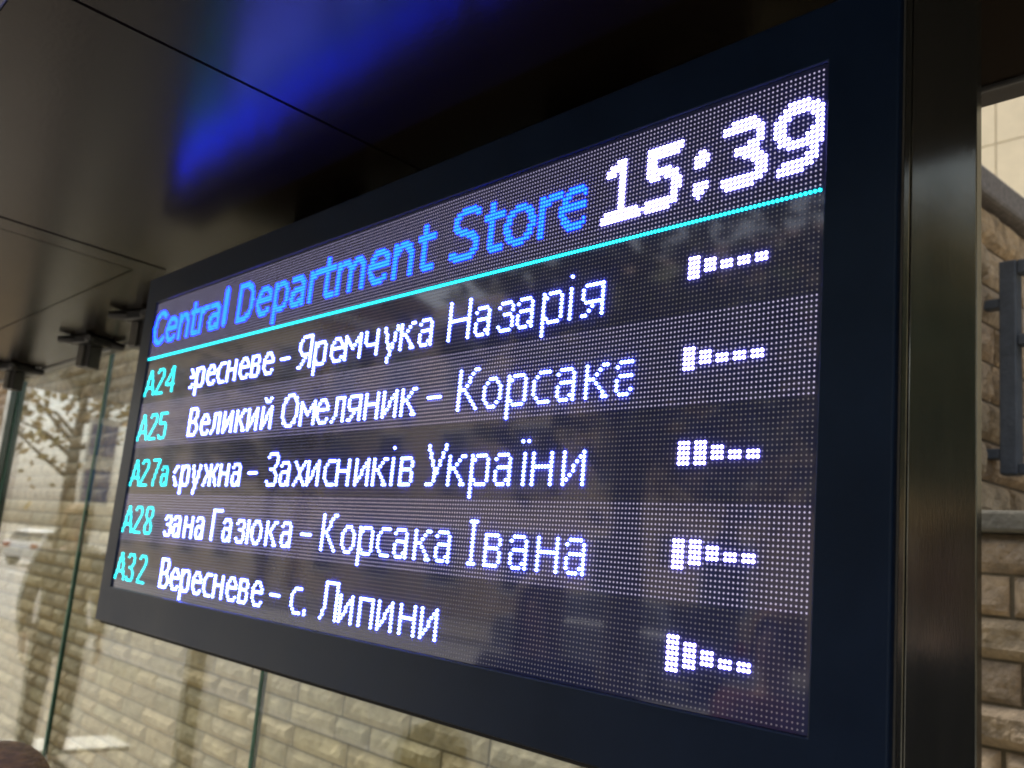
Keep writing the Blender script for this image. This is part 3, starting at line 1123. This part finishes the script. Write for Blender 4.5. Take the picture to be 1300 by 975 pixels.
# ------------------------------------------------------------------ street scene that the glass and the screen mirror
def car(loc, rz, paint, label):
    root = empty('parked_car', loc, rz)
    tag(root, label, 'car', 'cars parked across the street')
    # body side profile along x, 4.3 m long
    prof = [(-2.1, 0.32), (-2.15, 0.62), (-2.05, 0.88), (-1.25, 0.98), (1.0, 1.0), (1.95, 0.95), (2.1, 0.7), (2.12, 0.34)]
    cab = [(-1.15, 0.97), (-0.45, 1.42), (0.75, 1.47), (1.55, 1.38), (1.9, 0.96)]

    def loft(poly, wid, taper):
        bb = MB()
        n = len(poly)
        secs = [(-wid, 1 - taper), (-wid * 0.96, 1.0), (wid * 0.96, 1.0), (wid, 1 - taper)]
        cx = sum(p[0] for p in poly) / n
        cz = min(p[1] for p in poly)
        vs = []
        for (y, sc) in secs:
            vs += [(cx + (px - cx) * (sc if sc == 1 else 0.985), y if pz < 1.05 else y * 0.80, cz + (pz - cz) * sc) for px, pz in poly]
        fs = [tuple(range(n)), tuple(3 * n + k for k in range(n))]
        for q in range(3):
            for k in range(n):
                fs.append((q * n + k, q * n + (k + 1) % n, (q + 1) * n + (k + 1) % n, (q + 1) * n + k))
        bb.add(vs, fs)
        return bb
    loft(prof, 0.88, 0.03).build('body', paint, root, bevel=0.05)
    loft(cab, 0.80, 0.02).build('cabin', paint, root, bevel=0.04)
    for sd in (-1, 1):
        bb = MB()
        y = 0.805 * sd
        y2 = 0.662 * sd
        bb.add([(-0.95, y, 1.03), (0.2, y, 1.03), (0.2, y2, 1.38), (-0.42, y2, 1.35),
                (-0.95, y * 1.02, 1.03), (0.2, y * 1.02, 1.03), (0.2, y2 * 1.03, 1.38), (-0.42, y2 * 1.03, 1.35)],
               [(0, 1, 2, 3), (4, 5, 6, 7), (0, 1, 5, 4), (1, 2, 6, 5), (2, 3, 7, 6), (3, 0, 4, 7)])
        bb.build('side_window', MT['carglass'], root)
        bb = MB()
        bb.add([(0.28, y, 1.03), (1.6, y, 1.03), (1.4, y2, 1.33), (0.28, y2, 1.38),
                (0.28, y * 1.02, 1.03), (1.6, y * 1.02, 1.03), (1.4, y2 * 1.03, 1.33), (0.28, y2 * 1.03, 1.38)],
               [(0, 1, 2, 3), (4, 5, 6, 7), (0, 1, 5, 4), (1, 2, 6, 5), (2, 3, 7, 6), (3, 0, 4, 7)])
        bb.build('side_window', MT['carglass'], root)
        for xw in (-1.35, 1.3):
            bb = MB()
            bb.tube([(xw, 0.70 * sd, 0.32), (xw, 0.90 * sd, 0.32)], 0.32, 24)
            wh = bb.build('wheel', MT['tyre'], root)
            bb = MB()
            bb.tube([(xw, 0.89 * sd, 0.32), (xw, 0.915 * sd, 0.32)], 0.2, 16)
            bb.build('rim', MT['rim'], wh)
        bb = MB()
        bb.box(-2.17, -2.0, 0.55 * sd - 0.15, 0.55 * sd + 0.15, 0.66, 0.80)
        bb.build('headlight', MT['headlight'], root, bevel=0.02)
        bb = MB()
        bb.box(2.0, 2.13, 0.62 * sd - 0.12, 0.62 * sd + 0.12, 0.70, 0.88)
        bb.build('taillight', MT['taillight'], root, bevel=0.02)
    for nm, q in (('windscreen', [(-1.10, 1.03), (-0.50, 1.40)]), ('rear_window', [(1.86, 1.03), (1.58, 1.36)])):
        bb = MB()
        (xa, za), (xb, zb) = q
        sgn = -0.03 if xa < 0 else 0.03
        bb.add([(xa, -0.70, za), (xa, 0.70, za), (xb, 0.6, zb), (xb, -0.6, zb),
                (xa + sgn, -0.70, za), (xa + sgn, 0.70, za), (xb + sgn, 0.6, zb), (xb + sgn, -0.6, zb)],
               [(0, 1, 2, 3), (4, 5, 6, 7), (0, 1, 5, 4), (1, 2, 6, 5), (2, 3, 7, 6), (3, 0, 4, 7)])
        bb.build(nm, MT['carglass'], root)
    return root


car((-41.0, -11.4, -0.115), 0.9, MT['car'], 'white car on the road mirrored in the left glass pane')
car((-9.0, -11.6, -0.115), 0.0, MT['carblue'], 'dark grey car parked along the far kerb')


def tree(loc, h, crown, leaf, seed, label, n_leaf=2600):
    rnd = random.Random(seed)
    root = empty('street_tree', loc)
    tag(root, label, 'tree', 'trees along the street')
    tb = MB()
    tb.tube([(0, 0, -0.15), (0.03, 0.02, h * 0.25), (-0.03, 0.05, h * 0.5), (0.05, 0, h * 0.8)], [0.2, 0.15, 0.11, 0.04], 10)
    tips = []
    for k in range(11):
        z = h * rnd.uniform(0.38, 0.75)
        a = rnd.uniform(0, 2 * PI)
        L = crown * rnd.uniform(0.5, 1.0)
        p0 = Vector((0, 0.03, z))
        p1 = p0 + Vector((math.cos(a) * L * 0.5, math.sin(a) * L * 0.5, L * 0.35))
        p2 = p0 + Vector((math.cos(a) * L, math.sin(a) * L, L * rnd.uniform(0.4, 0.8)))
        tb.tube([p0, p1, p2], [0.055, 0.035, 0.012], 6)
        tips += [p1, p2]
    tips.append(Vector((0, 0, h * 0.85)))
    tb.build('trunk', MT['bark'], root)
    lb = MB()
    for _ in range(n_leaf):
        t = rnd.choice(tips)
        d = Vector((rnd.gauss(0, 1), rnd.gauss(0, 1), rnd.gauss(0, 0.8))) * crown * 0.24
        p = t + d
        sz = rnd.uniform(0.06, 0.16)
        u = Vector((rnd.gauss(0, 1), rnd.gauss(0, 1), rnd.gauss(0, 1))).normalized()
        w = u.cross(Vector((rnd.gauss(0, 1), rnd.gauss(0, 1), rnd.gauss(0, 1)))).normalized()
        q = rnd.uniform(0.6, 1.3)
        lb.add([p - u * sz, p + w * sz * 0.6, p + u * sz, p - w * sz * 0.6], [(0, 1, 2, 3)], (q * rnd.uniform(0.9, 1.2), q, q * 0.9))
    lb.build('crown', leaf, root)
    return root


tree((-3.2, -5.2, 0), 6.0, 2.3, MT['leaf'], 11, 'dark green tree at the near kerb mirrored in the screen')
tree((-8.6, -14.2, 0), 7.0, 2.6, MT['leaf_y'], 12, 'yellow leaved tree on the far pavement')
tree((-18, -4.6, 0), 6.5, 2.2, MT['leaf_y'], 13, 'yellow leaved tree at the near kerb further along', 700)
tree((-27, -14.5, 0), 8.0, 3.0, MT['leaf'], 14, 'green tree by the cream building far along the street')
tree((3.0, -13.8, 0), 6.5, 2.6, MT['leaf'], 15, 'green tree across the street')


tree((-4.6, -13.3, 0), 7.4, 2.5, MT['leaf_t'], 21, 'blue green tree on the far pavement opposite the post')

def facade(name, x0, x1, y, h, paint, label, nwin, floors):
    root = empty(name, ((x0 + x1) / 2, y, 0))
    tag(root, label, 'building')
    L0 = -Vector(root.location)
    bb = MB()
    bb.box(x0, x1, y - 10, y, 0, h)
    o = bb.build('wall', paint, root)
    o.location = L0
    bb = MB()
    bb.box(x0 - 0.3, x1 + 0.3, y - 10.3, y + 0.35, h + 0.001, h + 0.4)
    o = bb.build('cornice', MT['trim'], root)
    o.location = L0
    bb = MB()
    bb.add([(x0 - 0.2, y + 0.2, h + 0.4), (x1 + 0.2, y + 0.2, h + 0.4), (x1 + 0.2, y - 10.2, h + 0.4), (x0 - 0.2, y - 10.2, h + 0.4),
            (x0 + 2, y - 5, h + 3), (x1 - 2, y - 5, h + 3)], [(0, 1, 5, 4), (1, 2, 5), (2, 3, 4, 5), (3, 0, 4), (3, 2, 1, 0)])
    o = bb.build('roof', MT['roof'], root)
    o.location = L0
    st = (x1 - x0) / nwin
    fh = h / floors
    for f in range(floors):
        for k in range(nwin):
            cx = x0 + st * (k + 0.5)
            zb = fh * f + 0.9
            bb = MB()
            bb.box(cx - 0.75, cx + 0.75, y + 0.001, y + 0.10, zb - 0.1, zb + 1.75)
            w_ = bb.build('window', MT['trim'], root)
            w_.location = L0
            bb = MB()
            for (a, c) in ((-0.63, -0.03), (0.03, 0.63)):
                bb.box(cx + a, cx + c, y + 0.101, y + 0.112, zb + 0.02, zb + 1.63)
            bb.build('pane', MT['window'], w_)
    return root


facade('cream_building', -49, -31, -17.6, 10.5, MT['render'], 'cream rendered building with white window frames across the street', 5, 3)
facade('sand_building', -30, -6, -17.6, 9.0, MT['render2'], 'sand coloured building with brown roof across the street', 7, 3)
facade('corner_building', -5, 22, -18.4, 12.0, MT['render'], 'tall cream building directly across the street from the display', 8, 4)
# blue and white street sign board mirrored in the glass
sg = empty('street_sign', (-12.3, -3.15, 0))
tag(sg, 'tall blue and white sign board on a grey post mirrored in the glass', 'sign')
bb = MB()
bb.tube([(0, 0, 0), (0, 0, 3.6)], 0.05, 10)
bb.build('post', MT['bluegrey'], sg)
bb = MB()
bb.box(-0.03, -0.0, -0.2, 0.2, 1.95, 3.2)
bb.box(0.0, 0.06, -0.2, 0.2, 1.95, 3.2)
bb.build('board', MT['white_board'], sg)
bb = MB()
bb.box(0.061, 0.068, -0.18, 0.18, 2.65, 3.1)
bb.box(0.061, 0.068, -0.18, 0.18, 2.0, 2.45)
bb.build('blue_field', MT['signblue'], sg)
